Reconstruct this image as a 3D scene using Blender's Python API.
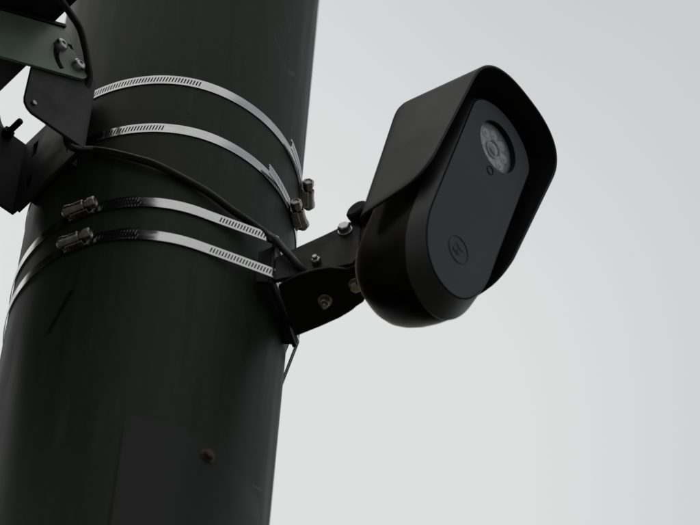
import bpy, bmesh, math, random
from mathutils import Vector, Matrix
random.seed(7)
R = math.radians
scn = bpy.context.scene
for o in list(bpy.data.objects): bpy.data.objects.remove(o)
C = scn.collection
ZO = 1.6                      # eye height: everything measured from the eye is lifted by this

# ------------------------------------------------------------------ camera
cam_d = bpy.data.cameras.new('camera'); cam = bpy.data.objects.new('camera', cam_d); C.objects.link(cam)
r_ = Vector((0.98856330, -0.14424640, 0.04399515)); u_ = Vector((-0.14203534, -0.79252402, 0.59306968)); f_ = Vector((0.05068095, 0.59253579, 0.80394825))
EYE = Vector((0, -2.0671587, ZO))
mw = Matrix(((r_.x, u_.x, -f_.x, EYE.x), (r_.y, u_.y, -f_.y, EYE.y), (r_.z, u_.z, -f_.z, EYE.z), (0, 0, 0, 1)))
cam.matrix_world = mw
cam_d.sensor_fit = 'HORIZONTAL'; cam_d.sensor_width = 36.0; cam_d.lens = 3751.0186 / 700 * 36
cam_d.clip_start = 0.1; cam_d.clip_end = 20000
cam_d.dof.use_dof = True; cam_d.dof.focus_distance = 3.42; cam_d.dof.aperture_fstop = 8.0
scn.camera = cam

# ------------------------------------------------------------------ overcast sky
w = bpy.data.worlds.new('World'); scn.world = w; w.use_nodes = True
nt = w.node_tree; N = nt.nodes; L = nt.links; N.clear()
out = N.new('ShaderNodeOutputWorld'); bg = N.new('ShaderNodeBackground'); L.new(bg.outputs[0], out.inputs[0])
SUN_EL, SUN_AZ = 74, 235       # degrees; azimuth clockwise from +Y
sky = N.new('ShaderNodeTexSky'); sky.sky_type = 'NISHITA'; sky.sun_disc = False
sky.sun_elevation = R(SUN_EL); sky.sun_rotation = R(SUN_AZ); sky.dust_density = 4.0; sky.air_density = 1.0
tc = N.new('ShaderNodeTexCoord')
nz = N.new('ShaderNodeTexNoise'); nz.inputs['Scale'].default_value = 2.2; nz.inputs['Detail'].default_value = 2; nz.inputs['Roughness'].default_value = 0.45
mpg = N.new('ShaderNodeMapping'); mpg.inputs['Location'].default_value = (16.5638, 7.0009, 16.8576)
L.new(tc.outputs['Generated'], mpg.inputs['Vector']); L.new(mpg.outputs[0], nz.inputs['Vector'])
cr = N.new('ShaderNodeValToRGB'); L.new(nz.outputs['Fac'], cr.inputs[0])
cr.color_ramp.elements[0].position = 0.36; cr.color_ramp.elements[0].color = (5.45, 5.75, 5.90, 1)
cr.color_ramp.elements[1].position = 0.60; cr.color_ramp.elements[1].color = (7.75, 7.82, 7.75, 1)
mx = N.new('ShaderNodeMix'); mx.data_type = 'RGBA'; mx.inputs[0].default_value = 0.93
L.new(sky.outputs[0], mx.inputs[6]); L.new(cr.outputs[0], mx.inputs[7]); L.new(mx.outputs[2], bg.inputs[0])
bg.inputs[1].default_value = 0.10

sd = bpy.data.lights.new('sun', 'SUN'); sd.energy = 0.5; sd.angle = R(80); sd.color = (1.0, 0.95, 0.88)
so = bpy.data.objects.new('sun', sd); C.objects.link(so)
sdir = Vector((math.sin(R(SUN_AZ)) * math.cos(R(SUN_EL)), math.cos(R(SUN_AZ)) * math.cos(R(SUN_EL)), math.sin(R(SUN_EL))))
so.rotation_euler = sdir.to_track_quat('Z', 'Y').to_euler()
scn.view_settings.view_transform = 'Standard'; scn.view_settings.look = 'None'
scn.view_settings.exposure = 0.0; scn.view_settings.gamma = 1.0; scn.view_settings.use_curve_mapping = False
scn.render.engine = 'CYCLES'

# ------------------------------------------------------------------ materials
def mat(name, col, rough=0.5, metal=0.0, spec=0.5, var=0.25, scale=40, bump=0.0, bscale=300, tint=None, coat=0.0, stretch=(1, 1, 1), col2=None, rvar=0.12):
    m = bpy.data.materials.new(name); m.use_nodes = True
    t = m.node_tree; n = t.nodes; l = t.links
    b = n['Principled BSDF']
    b.inputs['Metallic'].default_value = metal; b.inputs['Specular IOR Level'].default_value = spec
    if tint: b.inputs['Specular Tint'].default_value = (*tint, 1)
    if coat: b.inputs['Coat Weight'].default_value = coat; b.inputs['Coat Roughness'].default_value = 0.08
    c = n.new('ShaderNodeTexCoord'); mp = n.new('ShaderNodeMapping'); mp.inputs['Scale'].default_value = stretch
    l.new(c.outputs['Object'], mp.inputs['Vector'])
    z = n.new('ShaderNodeTexNoise'); z.inputs['Scale'].default_value = scale; z.inputs['Detail'].default_value = 6; z.inputs['Roughness'].default_value = 0.6
    l.new(mp.outputs[0], z.inputs['Vector'])
    rp = n.new('ShaderNodeValToRGB'); l.new(z.outputs['Fac'], rp.inputs[0])
    rp.color_ramp.elements[0].position = 0.3; rp.color_ramp.elements[1].position = 0.7
    lo = [x * (1 - var) for x in col]; hi = col2 or [x * (1 + var) for x in col]
    rp.color_ramp.elements[0].color = (*lo, 1); rp.color_ramp.elements[1].color = (*hi, 1)
    l.new(rp.outputs[0], b.inputs['Base Color'])
    mr = n.new('ShaderNodeMapRange'); l.new(z.outputs['Fac'], mr.inputs[0])
    mr.inputs['From Min'].default_value = 0.3; mr.inputs['From Max'].default_value = 0.7
    mr.inputs['To Min'].default_value = max(0.02, rough - rvar); mr.inputs['To Max'].default_value = min(1, rough + rvar)
    l.new(mr.outputs[0], b.inputs['Roughness'])
    if bump:
        z2 = n.new('ShaderNodeTexNoise'); z2.inputs['Scale'].default_value = bscale; z2.inputs['Detail'].default_value = 3
        l.new(c.outputs['Object'], z2.inputs['Vector'])
        bp = n.new('ShaderNodeBump'); bp.inputs['Strength'].default_value = bump; bp.inputs['Distance'].default_value = 0.001
        l.new(z2.outputs['Fac'], bp.inputs['Height']); l.new(bp.outputs[0], b.inputs['Normal'])
    return m

def seg_mask(t, vec, a, b, r0, r1):
    """1 inside a capsule a-b of radius r0 fading to 0 at r1 (a scratch or a run of dirt at its own place)."""
    n = t.nodes; l = t.links
    a = Vector(a); b = Vector(b); d = b - a
    s = n.new('ShaderNodeVectorMath'); s.operation = 'SUBTRACT'; l.new(vec, s.inputs[0]); s.inputs[1].default_value = a
    dt = n.new('ShaderNodeVectorMath'); dt.operation = 'DOT_PRODUCT'; l.new(s.outputs[0], dt.inputs[0]); dt.inputs[1].default_value = d / d.length_squared
    cl = n.new('ShaderNodeClamp'); l.new(dt.outputs['Value'], cl.inputs[0])
    sc = n.new('ShaderNodeVectorMath'); sc.operation = 'SCALE'; sc.inputs[0].default_value = d; l.new(cl.outputs[0], sc.inputs['Scale'])
    df = n.new('ShaderNodeVectorMath'); df.operation = 'DISTANCE'; l.new(s.outputs[0], df.inputs[0]); l.new(sc.outputs[0], df.inputs[1])
    mr = n.new('ShaderNodeMapRange'); l.new(df.outputs['Value'], mr.inputs[0])
    mr.inputs['From Min'].default_value = r0; mr.inputs['From Max'].default_value = r1
    mr.inputs['To Min'].default_value = 1; mr.inputs['To Max'].default_value = 0
    return mr.outputs[0]

RP = 0.125                    # pole radius
def pol(th, z, r=RP): return Vector((r * math.sin(R(th)), -r * math.cos(R(th)), z + ZO))

def pole_material():
    m = mat('pole_green_paint', (0.0158, 0.0205, 0.0160), rough=0.46, spec=0.045, var=0.20, scale=11, bump=0.10, bscale=90, stretch=(5, 5, 0.30), rvar=0.07)
    t = m.node_tree; n = t.nodes; l = t.links; b = n['Principled BSDF']
    base = b.inputs['Base Color'].links[0].from_socket
    c = n.new('ShaderNodeTexCoord')
    # fine speckle of chalked paint
    z = n.new('ShaderNodeTexNoise'); z.inputs['Scale'].default_value = 260; z.inputs['Detail'].default_value = 5; z.inputs['Roughness'].default_value = 0.7
    l.new(c.outputs['Object'], z.inputs['Vector'])
    mr = n.new('ShaderNodeMapRange'); l.new(z.outputs['Fac'], mr.inputs[0]); mr.inputs['From Min'].default_value = 0.62; mr.inputs['From Max'].default_value = 0.80
    mr.inputs['To Max'].default_value = 0.35
    cur = base
    def over(fac, col, k):
        nonlocal cur
        mm = n.new('ShaderNodeMath'); mm.operation = 'MULTIPLY'; l.new(fac, mm.inputs[0]); mm.inputs[1].default_value = k
        x = n.new('ShaderNodeMix'); x.data_type = 'RGBA'; l.new(mm.outputs[0], x.inputs[0]); l.new(cur, x.inputs[6]); x.inputs[7].default_value = (*col, 1)
        cur = x.outputs[2]
    over(mr.outputs[0], (0.06, 0.068, 0.06), 1.0)
    # long thin runs left by rain, and blotches of grime
    def streaks(scale, stretch, lo, hi, col, k):
        mp = n.new('ShaderNodeMapping'); mp.inputs['Scale'].default_value = stretch; l.new(c.outputs['Object'], mp.inputs['Vector'])
        q = n.new('ShaderNodeTexNoise'); q.inputs['Scale'].default_value = scale; q.inputs['Detail'].default_value = 4; l.new(mp.outputs[0], q.inputs['Vector'])
        a = n.new('ShaderNodeMapRange'); l.new(q.outputs['Fac'], a.inputs[0]); a.inputs['From Min'].default_value = lo; a.inputs['From Max'].default_value = hi
        over(a.outputs[0], col, k)
    streaks(150, (1, 1, 0.030), 0.55, 0.66, (0.028, 0.036, 0.029), 0.22)
    streaks(120, (1, 1, 0.035), 0.56, 0.68, (0.006, 0.008, 0.006), 0.25)
    streaks(45, (1, 1, 0.16), 0.62, 0.70, (0.034, 0.040, 0.034), 0.30)
    streaks(14, (1, 1, 0.8), 0.55, 0.75, (0.020, 0.021, 0.013), 0.5)
    streaks(420, (1, 1, 1), 0.66, 0.74, (0.05, 0.055, 0.05), 0.5)
    v = c.outputs['Object']
    P = lambda th, zz: pol(th, zz)
    over(seg_mask(t, v, P(-34, 2.565), P(-41.5, 2.518), 0.0008, 0.0045), (0.003, 0.003, 0.002), 0.9)   # dark run
    over(seg_mask(t, v, P(52, 2.375), P(63, 2.395), 0.0002, 0.0018), (0.11, 0.12, 0.115), 0.6)         # pale scratch
    over(seg_mask(t, v, P(52, 2.99), P(57, 3.00), 0.0005, 0.0045), (0.07, 0.075, 0.07), 0.5)
    over(seg_mask(t, v, P(40, 3.02), P(50, 2.985), 0.0002, 0.0016), (0.05, 0.055, 0.05), 0.5)
    over(seg_mask(t, v, P(66, 2.96), P(71, 2.93), 0.0005, 0.006), (0.03, 0.022, 0.015), 0.7)
    over(seg_mask(t, v, P(62, 2.985), P(65, 2.975), 0.0005, 0.004), (0.008, 0.008, 0.007), 0.8)
    over(seg_mask(t, v, P(4, 2.83), P(4.5, 2.90), 0.0002, 0.0030), (0.045, 0.05, 0.046), 0.35)
    l.new(cur, b.inputs['Base Color'])
    return m

M_pole = pole_material()
M_cover = mat('cover_green_paint', (0.0148, 0.0172, 0.0152), rough=0.44, spec=0.06, var=0.25, scale=14, bump=0.12, bscale=120)
M_seam = mat('dirty_seam', (0.004, 0.0035, 0.003), rough=0.8, spec=0.1, scale=18, col2=(0.030, 0.020, 0.014))
M_rust = mat('rusty_screw', (0.030, 0.016, 0.011), rough=0.6, spec=0.25, var=0.5, scale=300, bump=0.5, bscale=900)
M_steel = mat('stainless_band', (0.385, 0.385, 0.395), rough=0.15, metal=1.0, var=0.12, scale=45, rvar=0.05, stretch=(1, 1, 3))
M_screw = mat('weathered_zinc', (0.25, 0.228, 0.20), rough=0.30, metal=1.0, var=0.35, scale=220, bump=0.3, bscale=700)
M_bolt = mat('bright_bolt', (0.42, 0.42, 0.43), rough=0.38, metal=1.0, var=0.15, scale=200)
M_dullbolt = mat('dull_bolt', (0.34, 0.31, 0.25), rough=0.42, metal=1.0, var=0.3, scale=250)
M_black = mat('black_powder_coat', (0.0042, 0.0042, 0.0045), rough=0.5, spec=0.13, var=0.25, scale=60, bump=0.15, bscale=900)
M_flange = mat('charcoal_powder_coat', (0.020, 0.0195, 0.023), rough=0.6, spec=0.25, var=0.15, scale=30, bump=0.12, bscale=900)
M_green = mat('green_bracket_paint', (0.135, 0.185, 0.138), rough=0.45, spec=0.4, var=0.18, scale=25, bump=0.12, bscale=500)
M_rubber = mat('black_cable_jacket', (0.008, 0.008, 0.008), rough=0.5, spec=0.25, var=0.25, scale=90)
M_visor = mat('visor_black_plastic', (0.0112, 0.0113, 0.0120), rough=0.45, spec=0.19, rvar=0.05, var=0.05, scale=14, bump=0.10, bscale=1200)
M_face = mat('front_cover_plastic', (0.0095, 0.0120, 0.0155), rough=0.50, spec=0.28, rvar=0.03, var=0.05, scale=12, bump=0.06, bscale=1200)
M_body = mat('housing_black_plastic', (0.0035, 0.0033, 0.0030), rough=0.42, spec=0.05, rvar=0.03, var=0.2, scale=25, tint=(1.0, 0.90, 0.78), bump=0.05, bscale=900)
for k_, v_ in (('Sheen Weight', 0.5), ('Sheen Roughness', 0.20), ('Sheen Tint', (1.0, 0.78, 0.50, 1))): M_body.node_tree.nodes['Principled BSDF'].inputs[k_].default_value = v_   # warm sheen imitates the bright rim light along the housing's edge
M_bezel = mat('bezel_black_plastic', (0.0085, 0.0083, 0.0078), rough=0.42, spec=0.3, var=0.12, scale=25, bump=0.05, bscale=900)
M_groove = mat('groove_black', (0.004, 0.004, 0.004), rough=0.7, spec=0.2)
M_lensdisc = mat('lens_disc', (0.135, 0.15, 0.165), rough=0.3, spec=0.6, var=0.25, scale=200, coat=0.6)
M_led = mat('led_reflector', (0.38, 0.40, 0.42), rough=0.40, metal=0.0, spec=0.5, var=0.3, scale=500, coat=0.3)
M_glassdark = mat('objective_glass', (0.02, 0.024, 0.035), rough=0.06, spec=0.8, coat=1.0, rvar=0.02)
M_panelback = mat('panel_back_sheet', (0.006, 0.006, 0.006), rough=0.6, spec=0.25)
M_cells = mat('panel_cells', (0.010, 0.012, 0.03), rough=0.15, spec=0.5)
M_ground = mat('dark_ground', (0.115, 0.110, 0.088), rough=0.95, spec=0.1, var=0.3, scale=0.6)

# ------------------------------------------------------------------ helpers
def obj(name, bm, m, parent=None, smooth=None, mods=()):
    bmesh.ops.recalc_face_normals(bm, faces=bm.faces)
    me = bpy.data.meshes.new(name); bm.to_mesh(me); bm.free()
    o = bpy.data.objects.new(name, me); C.objects.link(o)
    me.materials.append(m)
    if parent: o.parent = parent
    if smooth is not None:
        for p in me.polygons: p.use_smooth = True
        me.set_sharp_from_angle(angle=R(smooth))
    for k, kw in mods:
        md = o.modifiers.new(k.lower(), k)
        for a, b in kw.items(): setattr(md, a, b)
    return o
BEV = lambda wd, s=2: ('BEVEL', dict(width=wd, segments=s, limit_method='ANGLE', angle_limit=R(40)))
def thing(name, label, cat, loc=(0, 0, 0), group=None):
    o = bpy.data.objects.new(name, None); C.objects.link(o); o.empty_display_size = 0.02
    o.location = loc; o['label'] = label; o['category'] = cat
    if group: o['group'] = group
    return o
def tag(o, label, cat, group=None):
    o['label'] = label; o['category'] = cat
    if group: o['group'] = group
    return o
def prism(bm, pts, off):
    """closed polygon (list of Vectors) extruded by off"""
    off = Vector(off)
    a = [bm.verts.new(p) for p in pts]; b = [bm.verts.new(Vector(p) + off) for p in pts]
    n = len(pts)
    bm.faces.new(a); bm.faces.new(b[::-1])
    for i in range(n): bm.faces.new((a[i], b[i], b[(i + 1) % n], a[(i + 1) % n]))
def box(bm, c, ax, hx, hy, hz):
    """oriented box, ax = three unit axes"""
    c = Vector(c); v = []
    for sx in (-1, 1):
        for sy in (-1, 1):
            for sz in (-1, 1): v.append(bm.verts.new(c + ax[0] * hx * sx + ax[1] * hy * sy + ax[2] * hz * sz))
    for f in ((0, 1, 3, 2), (4, 6, 7, 5), (0, 4, 5, 1), (2, 3, 7, 6), (0, 2, 6, 4), (1, 5, 7, 3)): bm.faces.new([v[i] for i in f])
def frame(d):
    d = Vector(d).normalized(); h = Vector((0, 0, 1)) if abs(d.z) < 0.9 else Vector((1, 0, 0))
    a = d.cross(h).normalized(); return a, d.cross(a).normalized(), d
def lathe(bm, p, axis, prof, n=24, rot=0.0, cap=True):
    """prof: list of (radius, distance along axis)"""
    a, b, d = frame(axis); p = Vector(p); rings = []
    for r, h in prof:
        rings.append([bm.verts.new(p + d * h + (a * math.cos(2 * math.pi * i / n + rot) + b * math.sin(2 * math.pi * i / n + rot)) * r) for i in range(n)])
    for k in range(len(rings) - 1):
        for i in range(n): bm.faces.new((rings[k][i], rings[k][(i + 1) % n], rings[k + 1][(i + 1) % n], rings[k + 1][i]))
    if cap: bm.faces.new(rings[0][::-1]); bm.faces.new(rings[-1])
def catmull(pts, sub=8):
    pts = [Vector(p) for p in pts]; P = [pts[0] * 2 - pts[1]] + pts + [pts[-1] * 2 - pts[-2]]; res = []
    for i in range(1, len(P) - 2):
        for k in range(sub):
            t = k / sub; a, b, c, d = P[i - 1:i + 3]
            res.append(0.5 * ((2 * b) + (c - a) * t + (2 * a - 5 * b + 4 * c - d) * t * t + (3 * b - a - 3 * c + d) * t ** 3))
    return res + [pts[-1]]
def tube(bm, pts, r, n=14, sub=8):
    P = catmull(pts, sub); a, b, d = frame(P[1] - P[0]); rings = []
    for i, p in enumerate(P):
        d2 = (P[min(i + 1, len(P) - 1)] - P[max(i - 1, 0)]).normalized()
        a = (a - d2 * a.dot(d2)).normalized(); b = d2.cross(a)
        rings.append([bm.verts.new(p + (a * math.cos(2 * math.pi * k / n) + b * math.sin(2 * math.pi * k / n)) * r) for k in range(n)])
    for i in range(len(rings) - 1):
        for k in range(n): bm.faces.new((rings[i][k], rings[i][(k + 1) % n], rings[i + 1][(k + 1) % n], rings[i + 1][k]))
    bm.faces.new(rings[0][::-1]); bm.faces.new(rings[-1])
def bolt(parent, p, axis, r=0.0055, h=0.005, m=None, washer=0.0, tip=0.0, rot=0.2, name='bolt'):
    """hex head standing on a surface at p, axis pointing away from the surface"""
    bm = bmesh.new(); h0 = 0.0
    if washer: lathe(bm, p, axis, [(washer, -0.0005), (washer, 0.0012)], 28); h0 = 0.0012
    lathe(bm, Vector(p) + Vector(axis).normalized() * h0, axis, [(r, -0.0002), (r, h * 0.8), (r * 0.86, h)], 6, rot)
    if tip: lathe(bm, Vector(p) + Vector(axis).normalized() * (h0 + h), axis, [(r * 0.55, -0.001), (r * 0.55, tip * 0.85), (r * 0.42, tip)], 14)
    return obj(name, bm, m or M_bolt, parent, 30, [BEV(0.0005, 2)])
def button(parent, p, axis, r, h, m=None):
    bm = bmesh.new(); lathe(bm, p, axis, [(r, -0.0003), (r, h * 0.45), (r * 0.93, h * 0.72), (r * 0.75, h * 0.92), (r * 0.45, h), (r * 0.30, h), (r * 0.26, h * 0.7)], 28)
    return obj('bolt', bm, m or M_bolt, parent, 35)
def V(x, y, z): return Vector((x, y, z + ZO))

# ------------------------------------------------------------------ setting
bm = bmesh.new(); lathe(bm, (0, 0, -0.02), (0, 0, 1), [(6000, 0), (6000, 0.02)], 64)
g = obj('ground', bm, M_ground); g['kind'] = 'structure'

# ------------------------------------------------------------------ pole
pole = thing('steel_pole', 'thick round dark green painted steel pole', 'pole')
bm = bmesh.new(); lathe(bm, (0, 0, 0), (0, 0, 1), [(RP, 0.0)] + [(RP, 0.25 * k) for k in range(1, 26)], 160)
obj('shaft', bm, M_pole, pole, 30)
# curved hand hole cover, arched corners, drawn in (angle, height)
TH0, TH1, ZT, ZB, RC = -3.5, 62.0, 2.3795, 2.03, 0.034
def cover_outline(ins=0.0):
    s0, s1 = R(TH0) * RP + ins, R(TH1) * RP - ins; zt, zb, rc = ZT - ins, ZB + ins, RC - ins; pts = []
    corners = [(s1 - rc, zt - rc, 0, rc), (s0 + 0.010 - ins, zt - 0.010 + ins * 0, 90, 0.010), (s0 + rc, zb + rc, 180, rc), (s1 - rc, zb + rc, 270, rc)]
    for cx, cz, a0, rr in corners:
        for k in range(9):
            a = R(a0 + 90 * k / 8); pts.append((cx + rr * math.cos(a), cz + rr * math.sin(a)))
    return pts
def cyl_patch(pts, r):
    res = []
    n = len(pts)
    for i in range(n):
        (s, z), (s2, z2) = pts[i], pts[(i + 1) % n]
        k = max(1, int(abs(s2 - s) / 0.004))
        for j in range(k):
            ss = s + (s2 - s) * j / k; zz = z + (z2 - z) * j / k
            res.append(Vector((r * math.sin(ss / RP), -r * math.cos(ss / RP), zz + ZO)))
    return res
def cover_mesh(ins, r0, r1):
    bm = bmesh.new()
    # horizontal strips so the curved sheet stays curved
    o = cover_outline(ins); zs = sorted(set([round(p[1], 5) for p in o])); rows = []
    def span(z):
        xs = []
        for i in range(len(o)):
            (a, za), (b, zb) = o[i], o[(i + 1) % len(o)]
            if abs(zb - za) < 1e-9:
                if abs(z - za) < 1e-6: xs += [a, b]
            elif min(za, zb) - 1e-7 <= z <= max(za, zb) + 1e-7: xs.append(a + (b - a) * (z - za) / (zb - za))
        return min(xs), max(xs)
    for z in zs:
        a, b = span(z)
        rows.append([(a + (b - a) * k / 30, z) for k in range(31)])
    f = lambda s, z, r: bm.verts.new((r * math.sin(s / RP), -r * math.cos(s / RP), z + ZO))
    O = [[f(s, z, r1) for s, z in row] for row in rows]; I = [[f(s, z, r0) for s, z in row] for row in rows]
    for G in (O, I):
        for i in range(len(G) - 1):
            for k in range(30): bm.faces.new((G[i][k], G[i][k + 1], G[i + 1][k + 1], G[i + 1][k]))
    for i in range(len(O) - 1):
        for k in (0, 30): bm.faces.new((O[i][k], O[i + 1][k], I[i + 1][k], I[i][k]))
    for i in (0, len(O) - 1):
        for k in range(30): bm.faces.new((O[i][k], O[i][k + 1], I[i][k + 1], I[i][k]))
    return bm
cov = obj('hand_hole_cover', cover_mesh(0.0, RP - 0.002, RP + 0.0034), M_cover, pole, 40)
cov['label'] = 'curved cover plate with rounded corners near the bottom of the pole'
obj('gasket', cover_mesh(-0.0026, RP - 0.002, RP + 0.0009), M_seam, cov, 40)
bolt(cov, pol(29.1, 2.3605, RP + 0.0032), pol(29.1, 0, 1) - Vector((0, 0, ZO)), 0.0050, 0.0040, M_rust, washer=0.0068, name='screw')

# ------------------------------------------------------------------ hose clamps
RB = RP + 0.0010
def circle_path():
    return lambda s: (Vector((RB * math.sin(s / RB), -RB * math.cos(s / RB), 0)), )
def hull_path(az, dist, half, far, off=0.0012):
    """band wrapping the pole and the flat base plate of a bracket: list of (x, y) points, angle from th=-180 on"""
    pts = [(RB * math.sin(R(a)), -RB * math.cos(R(a))) for a in [x * 1.5 for x in range(-120, 120)]]
    m = Vector((math.sin(R(az)), -math.cos(R(az)))); q = Vector((-m.y, m.x))
    for s in (-half, far): p = m * (dist + off) + q * s; pts.append((p.x, p.y))
    pts = sorted(set(pts)); 
    cr = lambda o, a, b: (a[0] - o[0]) * (b[1] - o[1]) - (a[1] - o[1]) * (b[0] - o[0])
    lo = []; 
    for p in pts:
        while len(lo) >= 2 and cr(lo[-2], lo[-1], p) <= 0: lo.pop()
        lo.append(p)
    up = []
    for p in reversed(pts):
        while len(up) >= 2 and cr(up[-2], up[-1], p) <= 0: up.pop()
        up.append(p)
    return lo[:-1] + up[:-1]
def band(path, z, slots, closed=True, half=0.0066, thick=0.0007, slant=0.22):
    """perforated strap; slots = list of (angle0, angle1) in degrees where it is slotted"""
    P = [Vector((x, y)) for x, y in path]
    if closed: P = P + [P[0]]
    cum = [0.0]
    for i in range(1, len(P)): cum.append(cum[-1] + (P[i] - P[i - 1]).length)
    T = cum[-1]
    def at(s):
        s = s % T if closed else min(max(s, 0), T - 1e-9)
        lo, hi = 0, len(cum) - 1
        while hi - lo > 1:
            md = (lo + hi) // 2
            if cum[md] <= s: lo = md
            else: hi = md
        return P[lo] + (P[hi] - P[lo]) * ((s - cum[lo]) / max(1e-9, cum[hi] - cum[lo]))
    ang = lambda p: math.degrees(math.atan2(p.x, -p.y))
    st = []; s = 0.0
    while s < T - 0.0029:
        a = ang(at(s + 0.0014))
        if any(a0 <= a <= a1 for a0, a1 in slots): st += [(s, False), (s + 0.0016, True)]
        else: st.append((s, False))
        s += 0.0028
    bm = bmesh.new(); zr = (-half, -half * 0.56, half * 0.56, half); cols = []
    for s, h in st + ([] if closed else [(T, False)]):
        col = []
        for zz in zr:
            p = at(s + slant * zz); th = math.atan2(p.x, -p.y); col.append(bm.verts.new((p.x, p.y, z + zz + ZO + 0.0007 * math.sin(2.3 * th + z * 40) + 0.0003 * math.sin(7 * th + z * 90))))
        cols.append((col, h))
    n = len(cols)
    for i in range(n if closed else n - 1):
        a, h = cols[i]; b, _ = cols[(i + 1) % n]
        for k in range(3):
            if h and k == 1: continue
            bm.faces.new((a[k], a[k + 1], b[k + 1], b[k]))
    bmesh.ops.recalc_face_normals(bm, faces=bm.faces)
    bmesh.ops.solidify(bm, geom=list(bm.faces), thickness=thick)
    return bm
CIRC = [(RB * math.sin(R(a)), -RB * math.cos(R(a))) for a in range(-180, 180, 2)]
MOUNT_AZ, MOUNT_D, MOUNT_H = 65.0, 0.1350, 0.050
MOUNT_F = 0.0235
HULL = hull_path(MOUNT_AZ, MOUNT_D, MOUNT_H, MOUNT_F)
def clamp(label, z, path, slots, th_head, th_cup, tail, tslot=True):
    t = thing('hose_clamp', label, 'hose clamp', (0, 0, z + ZO), 'steel band clamps round the pole')
    def part(name, bm, m, par=t, sm=30, mods=()):
        o = obj(name, bm, m, par, sm, mods); return o
    def shift(bm):
        bmesh.ops.translate(bm, verts=bm.verts, vec=(0, 0, -z - ZO)); return bm
    o = part('band', shift(band(path, z, slots)), M_steel)
    # free end of the strap, standing off a little and slotted
    a0, a1, lift = tail; pts = []
    for k in range(25):
        f = k / 24; a = a0 + (a1 - a0) * f; rr = RB + 0.0016 + lift * f ** 1.6
        pts.append((rr * math.sin(R(a)), -rr * math.cos(R(a))))
    part('band_tail', shift(band(pts, z, [(min(a0, a1), max(a0, a1))] if tslot else [], closed=False)), M_steel)
    # worm housing: saddle, barrel, hex head and open cup
    mid = (th_head + th_cup) / 2; c = pol(mid, z, RP + 0.0076) - Vector((0, 0, z + ZO))
    rad = Vector((math.sin(R(mid)), -math.cos(R(mid)), 0)); tan = Vector((math.cos(R(mid)), math.sin(R(mid)), 0))
    if th_head < th_cup: tan = -tan          # tan points to the head
    Z = Vector((0, 0, 1))
    bm = bmesh.new(); box(bm, c - rad * 0.0049, (tan, rad, Z), 0.0115, 0.0012, 0.0078)
    for sz in (-1, 1): box(bm, c - rad * 0.003 + Z * 0.0072 * sz, (tan, rad, Z), 0.0085, 0.0035, 0.0008)
    sad = part('saddle', bm, M_screw, mods=[BEV(0.0006)])
    bm = bmesh.new(); lathe(bm, c - tan * 0.0125, tan, [(0.0042, 0.003), (0.0058, 0.0005), (0.0062, 0.0), (0.0062, 0.0035), (0.0055, 0.006), (0.0053, 0.012), (0.0057, 0.0175), (0.0050, 0.0185)], 26, cap=False)
    lathe(bm, c - tan * 0.0125, tan, [(0.0042, 0.003), (0.0039, 0.017)], 20)
    part('worm_housing', bm, M_screw)
    bm = bmesh.new()
    lathe(bm, c + tan * 0.0055, tan, [(0.0042, 0.0), (0.0042, 0.004), (0.0056, 0.0042), (0.0056, 0.0100), (0.0048, 0.0112), (0.0035, 0.0112), (0.0031, 0.0100)], 6, 0.3)
    lathe(bm, c - tan * 0.0165, tan, [(0.0022, 0.0), (0.0036, 0.0012), (0.0036, 0.008)], 14)
    part('hex_screw', bm, M_screw, mods=[BEV(0.0005)])
    return t
clamp('topmost steel band clamp, long slotted stretch running to the black flange', 2.8757, CIRC, [(-60, 7.5)], 73, 91, (76, 55, 0.0035))
clamp('second steel band clamp from the top, short slotted stretch above the crossing cable', 2.7985, CIRC, [(-60, -6)], 60, 76, (62, 42, 0.0040))
clamp('third steel band clamp from the top, just under the crossing cable', 2.6804, HULL, [(21.5, 120)], -27.5, -42, (-28, -9.5, 0.0022))
clamp('lowest steel band clamp, ending at the camera mount', 2.6327, HULL, [(19.5, 120)], -26, -43, (-27, -8.7, 0.0022))

# ------------------------------------------------------------------ bracket of the solar panel (upper left)
n_ = Vector((-0.8336, -0.5524, 0)); t_ = Vector((-0.5524, 0.8336, 0)); UZ = Vector((0, 0, 1))
def B(n, t, z): return n_ * n + t_ * t + UZ * (z + ZO)
br = thing('panel_bracket', 'black channel bracket with green tilt arms on the left of the pole', 'bracket')
ZB0, ZB1 = 2.763, 2.872
bm = bmesh.new()
# web with two slots: built from strips around the openings
def web_strip(t0, t1, z0, z1): box(bm, B(0.1315, (t0 + t1) / 2, (z0 + z1) / 2), (n_, t_, UZ), 0.0015, (t1 - t0) / 2, (z1 - z0) / 2)
xs = [-0.0485, -0.034, -0.026, 0.026, 0.034, 0.0485]; zs = [ZB0, 2.781, 2.800, 2.833, 2.856, ZB1]
for i in range(5):
    for k in range(5):
        if i in (1, 3) and k in (1, 3): continue
        web_strip(xs[i], xs[i + 1], zs[k], zs[k + 1])
bmesh.ops.remove_doubles(bm, verts=bm.verts, dist=1e-5)
ww = obj('web', bm, M_flange, br)
bm = bmesh.new(); box(bm, B(0.1282, 0, (ZB0 + ZB1) / 2), (n_, t_, UZ), 0.0017, 0.0465, (ZB1 - ZB0) / 2 - 0.003); obj('slot_backing', bm, M_rubber, br)  # dark backing added behind the web so its slots look black, not sky
for s in (-1, 1):   # short feet that bear on the pole
    bm = bmesh.new(); box(bm, B(0.1235, 0.028 * s, (ZB0 + ZB1) / 2), (n_, t_, UZ), 0.0028, 0.0015, (ZB1 - ZB0) / 2 - 0.002); obj('foot', bm, M_black, br)
FL = [(0.1300, ZB0), (0.190, ZB0 - 0.003), (0.1955, ZB0), (0.1995, ZB0 + 0.006), (0.2005, ZB0 + 0.013), (0.1985, ZB1 - 0.012), (0.1945, ZB1 - 0.004), (0.186, ZB1), (0.1300, ZB1)]
FLN = FL[:5] + [(0.1985, 2.890), (0.1940, 2.895), (0.1700, 2.895), (0.1560, ZB1), (0.1300, ZB1)]
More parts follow.
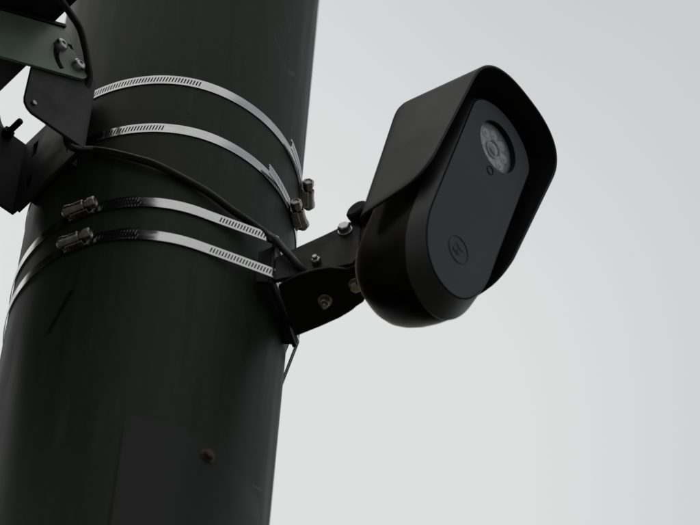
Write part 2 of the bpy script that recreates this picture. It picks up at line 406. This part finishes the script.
for s in (-1, 1):
    bm = bmesh.new(); prism(bm, [B(a, 0.0500 * s - 0.0015, b) for a, b in (FLN if s < 0 else FL)], t_ * 0.003)
    fl = obj('flange', bm, M_flange, br, 30, [BEV(0.0008)])
    bolt(br, B(0.1905, (0.0500 + 0.0016) * s, 2.7735), t_ * s, 0.0030, 0.0022, M_dullbolt, name='rivet')
# green tilt arms with an arc slot round the pivot
PIV = (0.1552, 2.8659); SL = math.atan2(-0.63, 1)
def arm_poly():
    e = []
    bot = lambda n: 2.8538 - 0.617 * (n - 0.1474)
    top = lambda n: 2.9087 - 0.63 * (n - 0.1751)
    return [(0.1474, bot(0.1474)), (0.1437, 2.8590), (0.1425, 2.8655), (0.1594, 2.8822), (0.1751, top(0.1751)), (0.455, top(0.455)), (0.455, bot(0.455))]
def arc_slot(a0, a1, r0, r1, n=14):
    o = [(PIV[0] + r1 * math.cos(R(a0 + (a1 - a0) * k / n)), PIV[1] + r1 * math.sin(R(a0 + (a1 - a0) * k / n))) for k in range(n + 1)]
    i = [(PIV[0] + r0 * math.cos(R(a1 + (a0 - a1) * k / n)), PIV[1] + r0 * math.sin(R(a1 + (a0 - a1) * k / n))) for k in range(n + 1)]
    return o + i
def plate_with_hole(pts, hole, thick_vec, to3):
    bm = bmesh.new(); es = []
    for lp in (pts, hole):
        v = [bm.verts.new(to3(*p)) for p in lp]
        es += [bm.edges.new((v[i], v[(i + 1) % len(v)])) for i in range(len(v))]
    bmesh.ops.triangle_fill(bm, use_beauty=True, use_dissolve=False, edges=es)
    fs = list(bm.faces)
    r = bmesh.ops.extrude_face_region(bm, geom=fs)
    vs = [g for g in r['geom'] if isinstance(g, bmesh.types.BMVert)]
    bmesh.ops.translate(bm, verts=vs, vec=thick_vec)
    return bm
for s in (-1, 1):
    t0 = 0.0525 * s
    bm = plate_with_hole(arm_poly(), arc_slot(-52, 72, 0.0212, 0.0280), t_ * 0.003 * s, lambda a, b: B(a, t0, b))
    ar = obj('tilt_arm', bm, M_green, br)
    ar['label'] = 'dull green painted steel arm with a curved adjustment slot'
    tip = 0.0
    button(br, B(PIV[0], t0 + 0.0031 * s, PIV[1]), t_ * s, 0.0066, 0.0062)
    a = R(26); bp = B(PIV[0] + 0.0245 * math.cos(a), t0 + 0.0031 * s, PIV[1] + 0.0245 * math.sin(a))
    button(br, bp, t_ * s, 0.0066, 0.0060)
    # threaded ends that stick out inside the channel
    for q in ((PIV[0], PIV[1]),):
        bm = bmesh.new(); p = B(q[0], 0.0485 * s, q[1])
        lathe(bm, p, -t_ * s, [(0.0062, -0.001), (0.0062, 0.005)], 6, 0.4)
        lathe(bm, p, -t_ * s, [(0.0032, 0.0045), (0.0032, 0.0205), (0.0026, 0.0215)], 14)
        obj('threaded_end', bm, M_black, br, 30)
# cross plate joining the arms under the panel
sl = Vector((n_.x, n_.y, 0)) * math.cos(SL) + UZ * math.sin(SL); pn = -n_ * math.sin(SL) * 1.0 + UZ * math.cos(SL)
pn = sl.cross(t_).normalized(); pn = pn if pn.z > 0 else -pn
A0 = B(0.1751, 0, 2.9087)
bm = bmesh.new(); box(bm, A0 + sl * 0.155 + pn * 0.0022, (sl, t_, pn), 0.155, 0.0580, 0.0020); cp = obj('cross_plate', bm, M_black, br, None, [BEV(0.0006)])
bolt(br, A0 + sl * 0.018 - t_ * 0.012 + pn * 0.0002, -pn, 0.0032, 0.003, M_bolt)
bolt(br, A0 + sl * 0.018 + t_ * 0.030 + pn * 0.0002, -pn, 0.0032, 0.003, M_dullbolt)

# ------------------------------------------------------------------ solar panel
pa = thing('solar_panel', 'black backed solar panel tilted above the green arms, cut off by the frame', 'solar panel', A0 + sl * 0.20)
def PL(a, b, c): return (A0 + sl * a + t_ * b + pn * c) - pa.location
P0, P1, PT = 0.0142, 0.400, 0.265
bm = bmesh.new(); box(bm, PL((P0 + P1) / 2, 0, 0.0150), (sl, t_, pn), (P1 - P0) / 2 - 0.004, PT - 0.004, 0.0095); obj('back_sheet', bm, M_panelback, pa)
bm = bmesh.new(); box(bm, PL((P0 + P1) / 2, 0, 0.0255), (sl, t_, pn), (P1 - P0) / 2 - 0.006, PT - 0.006, 0.0010); obj('cell_sheet', bm, M_cells, pa)
for s in (-1, 1):
    bm = bmesh.new(); box(bm, PL((P0 + P1) / 2, s * (PT - 0.002), 0.0155), (sl, t_, pn), (P1 - P0) / 2, 0.004, 0.0112); obj('frame_rail', bm, M_black, pa, None, [BEV(0.0008)])
for a in (P0 + 0.002, P1 - 0.002):
    bm = bmesh.new(); box(bm, PL(a, 0, 0.0155), (sl, t_, pn), 0.004, PT - 0.0065, 0.0111); obj('frame_rail', bm, M_black, pa, None, [BEV(0.0008)])
bm = bmesh.new(); box(bm, PL(0.085, -0.150, 0.0005), (sl, t_, pn), 0.030, 0.035, 0.0060); obj('junction_box', bm, M_black, pa, None, [BEV(0.002)])

az = R(MOUNT_AZ); m_ = Vector((math.sin(az), -math.cos(az), 0)); q_ = Vector((math.cos(az), math.sin(az), 0))
def Q(m, q, z): return m_ * m + q_ * q + UZ * (z + ZO)
# ------------------------------------------------------------------ cable
bm = bmesh.new()
cab = [A0 + sl * 0.085 - t_ * 0.150 - pn * 0.002, A0 + sl * 0.066 - t_ * 0.128 - pn * 0.014, B(0.2150, -0.101, 2.8730), B(0.2015, -0.090, 2.8830), B(0.1878, -0.082, 2.8900), B(0.1707, -0.074, 2.8925), B(0.1568, -0.066, 2.8836), B(0.1470, -0.060, 2.8726), B(0.1385, -0.053, 2.862),
       B(0.1395, -0.044, 2.842), B(0.1440, -0.042, 2.805), B(0.1450, -0.043, 2.772), B(0.1395, -0.0475, 2.7585)]
cab += [pol(-34, 2.7725, RP + 0.0050), pol(-25.9, 2.7605, RP + 0.0045), pol(-14.1, 2.7435, RP + 0.0045), pol(-4.5, 2.7318, RP + 0.0045), pol(14.4, 2.7104, RP + 0.0045), pol(26.3, 2.6990, RP + 0.0055), pol(36, 2.6945, RP + 0.0085), Q(0.1290, -0.0560, 2.6850), Q(0.1375, -0.0580, 2.6720), Q(0.1450, -0.0560, 2.6580), Q(0.1525, -0.0540, 2.6460), Q(0.1600, -0.0505, 2.6340), Q(0.1680, -0.0420, 2.6290)]
tube(bm, cab, 0.0034)
tag(obj('power_cable', bm, M_rubber, None, 40), 'black cable crossing the pole from the solar panel to the camera mount', 'cable')

# ------------------------------------------------------------------ camera mount
mo = thing('camera_mount', 'black swivel mount bolted between the pole and the camera', 'camera mount')
bm = bmesh.new(); box(bm, Q(MOUNT_D - 0.002, (MOUNT_F - MOUNT_H) / 2, 2.653), (m_, q_, UZ), 0.002, (MOUNT_F + MOUNT_H) / 2, 0.033); obj('base_plate', bm, M_black, mo, None, [BEV(0.0010)])
for qq in (-0.0475, MOUNT_F - 0.0025):
    bm = bmesh.new()
    prism(bm, [Q(MOUNT_D - 0.0042, qq - 0.0015, 2.624), Q(0.119, qq - 0.0015, 2.629), Q(0.119, qq - 0.0015, 2.672), Q(MOUNT_D - 0.0042, qq - 0.0015, 2.676)], q_ * 0.003)
    obj('saddle_leg', bm, M_black, mo)
# lower horizontal arm with rounded nose
la = [(0.1385, -0.0440), (0.1460, -0.0475), (0.1611, -0.0520), (0.1760, -0.0532), (0.1887, -0.0523), (0.2049, -0.0458), (0.2125, -0.0348), (0.2142, -0.0266), (0.2125, -0.0170), (0.2060, -0.0090), (0.1990, -0.0060), (0.1949, -0.0033), (0.1900, -0.0012), (0.1813, 0.0022), (0.1614, 0.0072), (0.1417, 0.0112), (0.1370, 0.0120)]
bm = bmesh.new(); prism(bm, [Q(a, b, 2.6200) for a, b in la], UZ * 0.004); low = obj('lower_arm', bm, M_black, mo, 30, [BEV(0.0010)])
for qq, sp in ((-0.0490, [(0.1352, 2.6245), (0.2080, 2.6245), (0.2130, 2.6340), (0.2135, 2.6760), (0.2090, 2.6870), (0.2010, 2.6890), (0.1900, 2.6820), (0.1790, 2.6770), (0.1650, 2.6715), (0.1540, 2.6670), (0.1352, 2.6590)]),
               (0.0015, [(0.1352, 2.6245), (0.1700, 2.6245), (0.1900, 2.6400), (0.1990, 2.6560), (0.2000, 2.6760), (0.1960, 2.6850), (0.1850, 2.6860), (0.1700, 2.6790), (0.1352, 2.6700)])):
    bm = bmesh.new(); prism(bm, [Q(a, qq, b) for a, b in sp], q_ * 0.004); obj('side_arm', bm, M_black, mo, 30, [BEV(0.0010)])
bolt(mo, Q(0.1743, -0.0201, 2.6200), -UZ, 0.0050, 0.0050, M_dullbolt, washer=0.0064, tip=0.004)
bolt(mo, Q(0.2055, -0.0300, 2.6200), -UZ, 0.0058, 0.0055, M_dullbolt, washer=0.0066)
bolt(mo, Q(0.1746, -0.0491, 2.6375), -q_, 0.0045, 0.0045, M_bolt, tip=0.003)
bolt(mo, Q(0.1990, -0.0491, 2.6760), -q_, 0.0058, 0.0055, M_bolt, washer=0.007)
# knuckle that turns between the side arms and holds the camera's back plate
DK = 0.9557
DM = Matrix(((0.69828907, -0.68446639, 0.2095188), (0.71010358, 0.69928277, -0.08219797), (-0.09025113, 0.206178, 0.97434356)))
DC = Vector((0.2719, -0.18848, 2.68752 + ZO))
def D(x, y, z): return DM @ Vector((x, y, z)) * DK + DC
dx, dy, dz = DM.col[0].normalized(), DM.col[1].normalized(), DM.col[2].normalized()
bm = bmesh.new()
lathe(bm, Q(0.1930, -0.0452, 2.6660), q_, [(0.0150, 0.0), (0.0165, 0.0015), (0.0165, 0.0455), (0.0150, 0.0465)], 30)
obj('knuckle', bm, M_black, mo, 30)
bm = bmesh.new()
kc = Q(0.1960, -0.022, 2.6660); ke = D(0, 0.104, -0.030); d = ke - kc
tube(bm, [kc, kc + d * 0.5, ke], 0.0150, 20, 6); obj('neck', bm, M_black, mo, 40)
bm = bmesh.new(); prism(bm, [D(a, 0.1105, b) for a, b in ((-0.030, 0.012), (-0.022, 0.028), (0.022, 0.028), (0.030, 0.012), (0.030, -0.052), (0.022, -0.066), (-0.022, -0.066), (-0.030, -0.052))], -dy * 0.012); obj('back_plate', bm, M_black, mo, 30, [BEV(0.0015)])
# lug seen beside the visor's rear corner
bm = bmesh.new(); lathe(bm, D(-0.0425, 0.1135, -0.018), dx, [(0.0085, 0), (0.0105, 0.0015), (0.0110, 0.004), (0.0110, 0.081), (0.0105, 0.083)], 26); obj('hinge_barrel', bm, M_groove, mo, 30)

# ------------------------------------------------------------------ the camera itself
ca = thing('surveillance_camera', 'black pole mounted camera with oval front cover and hooded visor', 'camera', DC)
ca.rotation_euler = DM.to_euler(); ca.scale = (DK, DK, DK)
def sup(a, b, n, N=40):
    res = []
    for k in range(N + 1):
        t = math.pi * k / N; c, s = math.cos(t), math.sin(t)
        res.append((a * math.copysign(abs(c) ** (2 / n), c), b * abs(s) ** (2 / n)))
    return res
PA, PH, PBT, PNT, PHB, PBB, PNB = 0.0452, 0.0739, 0.0322, 1.95, 0.0741, 0.0722, 2.20
def outline(o=0.0, ob=None, N=40):
    ob = o if ob is None else ob
    top = [(x, PH + z) for x, z in sup(PA + o, PBT + o, PNT, N)]
    bot = [(-x, -PHB - z) for x, z in sup(PA + o, PBB + ob, PNB, N)]
    return top + bot
def loft(secs, cap0=True, cap1=True):
    bm = bmesh.new(); rings = []
    for y, o, ob in secs: rings.append([bm.verts.new((x, y, z)) for x, z in outline(o, ob)])
    n = len(rings[0])
    for k in range(len(rings) - 1):
        for i in range(n): bm.faces.new((rings[k][i], rings[k][(i + 1) % n], rings[k + 1][(i + 1) % n], rings[k + 1][i]))
    if cap0: bm.faces.new(rings[0])
    if cap1: bm.faces.new(rings[-1][::-1])
    return bm
# front cover with the round lens opening
LZ, LR = 0.0623, 0.0264
circ = lambda r, n=56: [(r * math.cos(2 * math.pi * k / n), LZ + r * math.sin(2 * math.pi * k / n)) for k in range(n)]
bm = plate_with_hole(outline(-0.0008), circ(LR), Vector((0, 0.0022, 0)), lambda a, b: Vector((a, 0, b)))
fc = obj('front_cover', bm, M_face, ca, 30, [BEV(0.0007, 3)])
fc['label'] = 'smooth charcoal oval front cover'
bm = loft([(0.0018, -0.0004, -0.0004), (0.0010, 0.0004, 0.0004), (0.0014, 0.0010, 0.0012), (0.0160, 0.0074, 0.0205), (0.0168, 0.0072, 0.0203)], False, True)
obj('bezel', bm, M_bezel, ca, 35)
bm = loft([(0.0160, 0.0060, 0.0185), (0.0168, 0.0066, 0.0193), (0.034, 0.0064, 0.0180), (0.050, 0.0056, 0.0135), (0.064, 0.0038, 0.0070), (0.076, 0.0010, -0.001), (0.086, -0.0035, -0.011), (0.0935, -0.0095, -0.022), (0.0980, -0.0165, -0.033), (0.0995, -0.0235, -0.041)], True, True)
obj('rear_housing', bm, M_body, ca, 60)
# lens recess
bm = bmesh.new(); lathe(bm, (0, 0.0004, LZ), (0, 1, 0), [(LR - 0.0001, 0), (LR - 0.0004, 0.0008), (LR - 0.0008, 0.0095)], 56, cap=False); lathe(bm, (0, 0.0099, LZ), (0, 1, 0), [(LR - 0.0008, 0), (LR - 0.0008, 0.001)], 56)
rec = obj('lens_recess', bm, M_groove, ca, 40)
bm = bmesh.new(); lathe(bm, (0, 0.0068, LZ), (0, 1, 0), [(0.0245, 0.0), (0.0254, 0.0008), (0.0254, 0.003)], 48)
ld = obj('lens_window', bm, M_lensdisc, rec, 30)
for k in range(8):
    a = 2 * math.pi * (k + 0.35) / 8; bm = bmesh.new()
    lathe(bm, (0.0166 * math.cos(a), 0.0069, LZ + 0.0166 * math.sin(a)), (0, -1, 0), [(0.0054, 0.0), (0.0051, 0.0005), (0.0044, 0.0007), (0.0030, 0.0001), (0.0026, 0.0002), (0.0018, 0.0011), (0.0006, 0.0013)], 20)
    obj('infrared_led', bm, M_led, rec, 60)
bm = bmesh.new(); lathe(bm, (0, 0.0069, LZ), (0, -1, 0), [(0.0098, 0.0), (0.0096, 0.0012), (0.0082, 0.0016), (0.0080, 0.0010), (0.0066, 0.0022), (0.0036, 0.0032), (0.0010, 0.0035)], 32)
obj('objective', bm, M_glassdark, rec, 60)
M_cg = bpy.data.materials.new('cover_glass'); M_cg.use_nodes = True
t_c = M_cg.node_tree; t_c.nodes.clear(); o_c = t_c.nodes.new('ShaderNodeOutputMaterial'); mx_c = t_c.nodes.new('ShaderNodeMixShader'); tr_c = t_c.nodes.new('ShaderNodeBsdfTransparent'); gl_c = t_c.nodes.new('ShaderNodeBsdfGlossy')
gl_c.inputs['Roughness'].default_value = 0.12; tr_c.inputs['Color'].default_value = (0.93, 0.94, 0.96, 1)
mx_c.inputs[0].default_value = 0.035; t_c.links.new(tr_c.outputs[0], mx_c.inputs[1]); t_c.links.new(gl_c.outputs[0], mx_c.inputs[2]); t_c.links.new(mx_c.outputs[0], o_c.inputs[0])
bm = bmesh.new(); lathe(bm, (0, 0.0030, LZ), (0, 1, 0), [(0.0258, 0.0), (0.0258, 0.0008)], 48); obj('cover_glass', bm, M_cg, rec)
# small sensor window and embossed round emblem
bm = bmesh.new()
def ring(bm, cx, cz, r, wdt, y0, y1, a0=0, a1=360, n=48):
    k = n if a1 - a0 < 360 else n; R0 = []
    for i in range(n + 1):
        a = R(a0 + (a1 - a0) * i / n)
        R0.append([bm.verts.new((cx + rr * math.cos(a), yy, cz + rr * math.sin(a))) for rr, yy in ((r, y0), (r - wdt * 0.3, y1), (r - wdt * 0.7, y1), (r - wdt, y0))])
    for i in range(n):
        for j in range(3): bm.faces.new((R0[i][j], R0[i][j + 1], R0[i + 1][j + 1], R0[i + 1][j]))
ring(bm, 0.0015, 0.0270, 0.0050, 0.0011, 0.0002, -0.0006, n=36); obj('sensor_window', bm, M_groove, fc, 40)
bm = bmesh.new(); ring(bm, 0.0010, -0.0935, 0.0142, 0.0010, 0.0002, -0.0006)
def stroke(a, b, wd=0.0011):
    a = Vector((a[0], 0, a[1])); b = Vector((b[0], 0, b[1])); d = (b - a).normalized(); s = Vector((-d.z, 0, d.x)) * wd * 0.5
    off = Vector((0.0010, 0.0001, -0.0935)); prism(bm, [a - s + off, b - s + off, b + s + off, a + s + off], (0, -0.0006, 0))
for a, b in (((-0.0062, -0.0050), (-0.0050, 0.0058)), ((-0.0050, 0.0058), (0.0012, 0.0022)), ((0.0012, 0.0022), (0.0064, 0.0040)), ((0.0064, 0.0040), (0.0022, -0.0052)), ((0.0022, -0.0052), (-0.0062, -0.0050)), ((-0.0018, -0.0010), (0.0022, -0.0052))): stroke(a, b)
obj('emblem', bm, M_face, fc, 40)
# visor: thin hood over the top and both sides
VR, VH, VB, VN = 0.0642, 0.0824, 0.0477, 2.55
fy = lambda z: -0.0081 - 0.1049 * (z - 0.05)
by = lambda z: 0.0786 + 0.094 * min(z, 0.085)
ZTAB = [(0, -0.0300), (0.02, -0.0390), (0.05, -0.0470), (0.09, -0.0535), (0.14, -0.0590), (0.20, -0.0630), (0.30, -0.0670), (0.45, -0.0710), (0.7, -0.0770), (1.0, -0.0850)]
def zbot(v):
    for (a, za), (b, zb) in zip(ZTAB, ZTAB[1:]):
        if v <= b: return za + (zb - za) * (v - a) / (b - a)
    return ZTAB[-1][1]
vs = [0, 0.01, 0.02, 0.035, 0.05, 0.07, 0.09, 0.115, 0.14, 0.17, 0.20, 0.25, 0.30, 0.37, 0.45, 0.55, 0.65, 0.75, 0.85, 0.92, 0.96, 0.985, 1.0]
top = sup(VR, VB, VN, 48)
bm = bmesh.new(); G = []
for v in vs:
    zb = zbot(v); row = []
    for k in range(14): row.append((VR, zb + (VH - zb) * k / 14))
    row += [(x, VH + z) for x, z in top]
    for k in range(13, -1, -1): row.append((-VR, zb + (VH - zb) * k / 14))
    e = max(0.0, (v - 0.90) / 0.10); ins = 0.006 * (1 - math.sqrt(max(0.0, 1 - e * e)))       # rolled rear edge
    G.append([bm.verts.new((x * (1 - ins / VR), (1 - v) * fy(z) + v * by(z), z - (ins if z > VH else 0) * max(0, (z - VH) / VB))) for x, z in row])
for i in range(len(G) - 1):
    for k in range(len(G[0]) - 1): bm.faces.new((G[i][k], G[i][k + 1], G[i + 1][k + 1], G[i + 1][k]))
bmesh.ops.recalc_face_normals(bm, faces=bm.faces)
vi = obj('visor', bm, M_visor, ca, 40, [('SOLIDIFY', dict(thickness=0.0026, offset=0)), BEV(0.0008, 2)])
vi['label'] = 'black plastic hood over the top and sides'
for x in (-1, 1):
    bm = bmesh.new(); box(bm, (x * 0.0570, 0.055, 0.020), (Vector((1, 0, 0)), Vector((0, 1, 0)), Vector((0, 0, 1))), 0.0066, 0.012, 0.012); obj('visor_spacer', bm, M_body, vi, None, [BEV(0.001)])
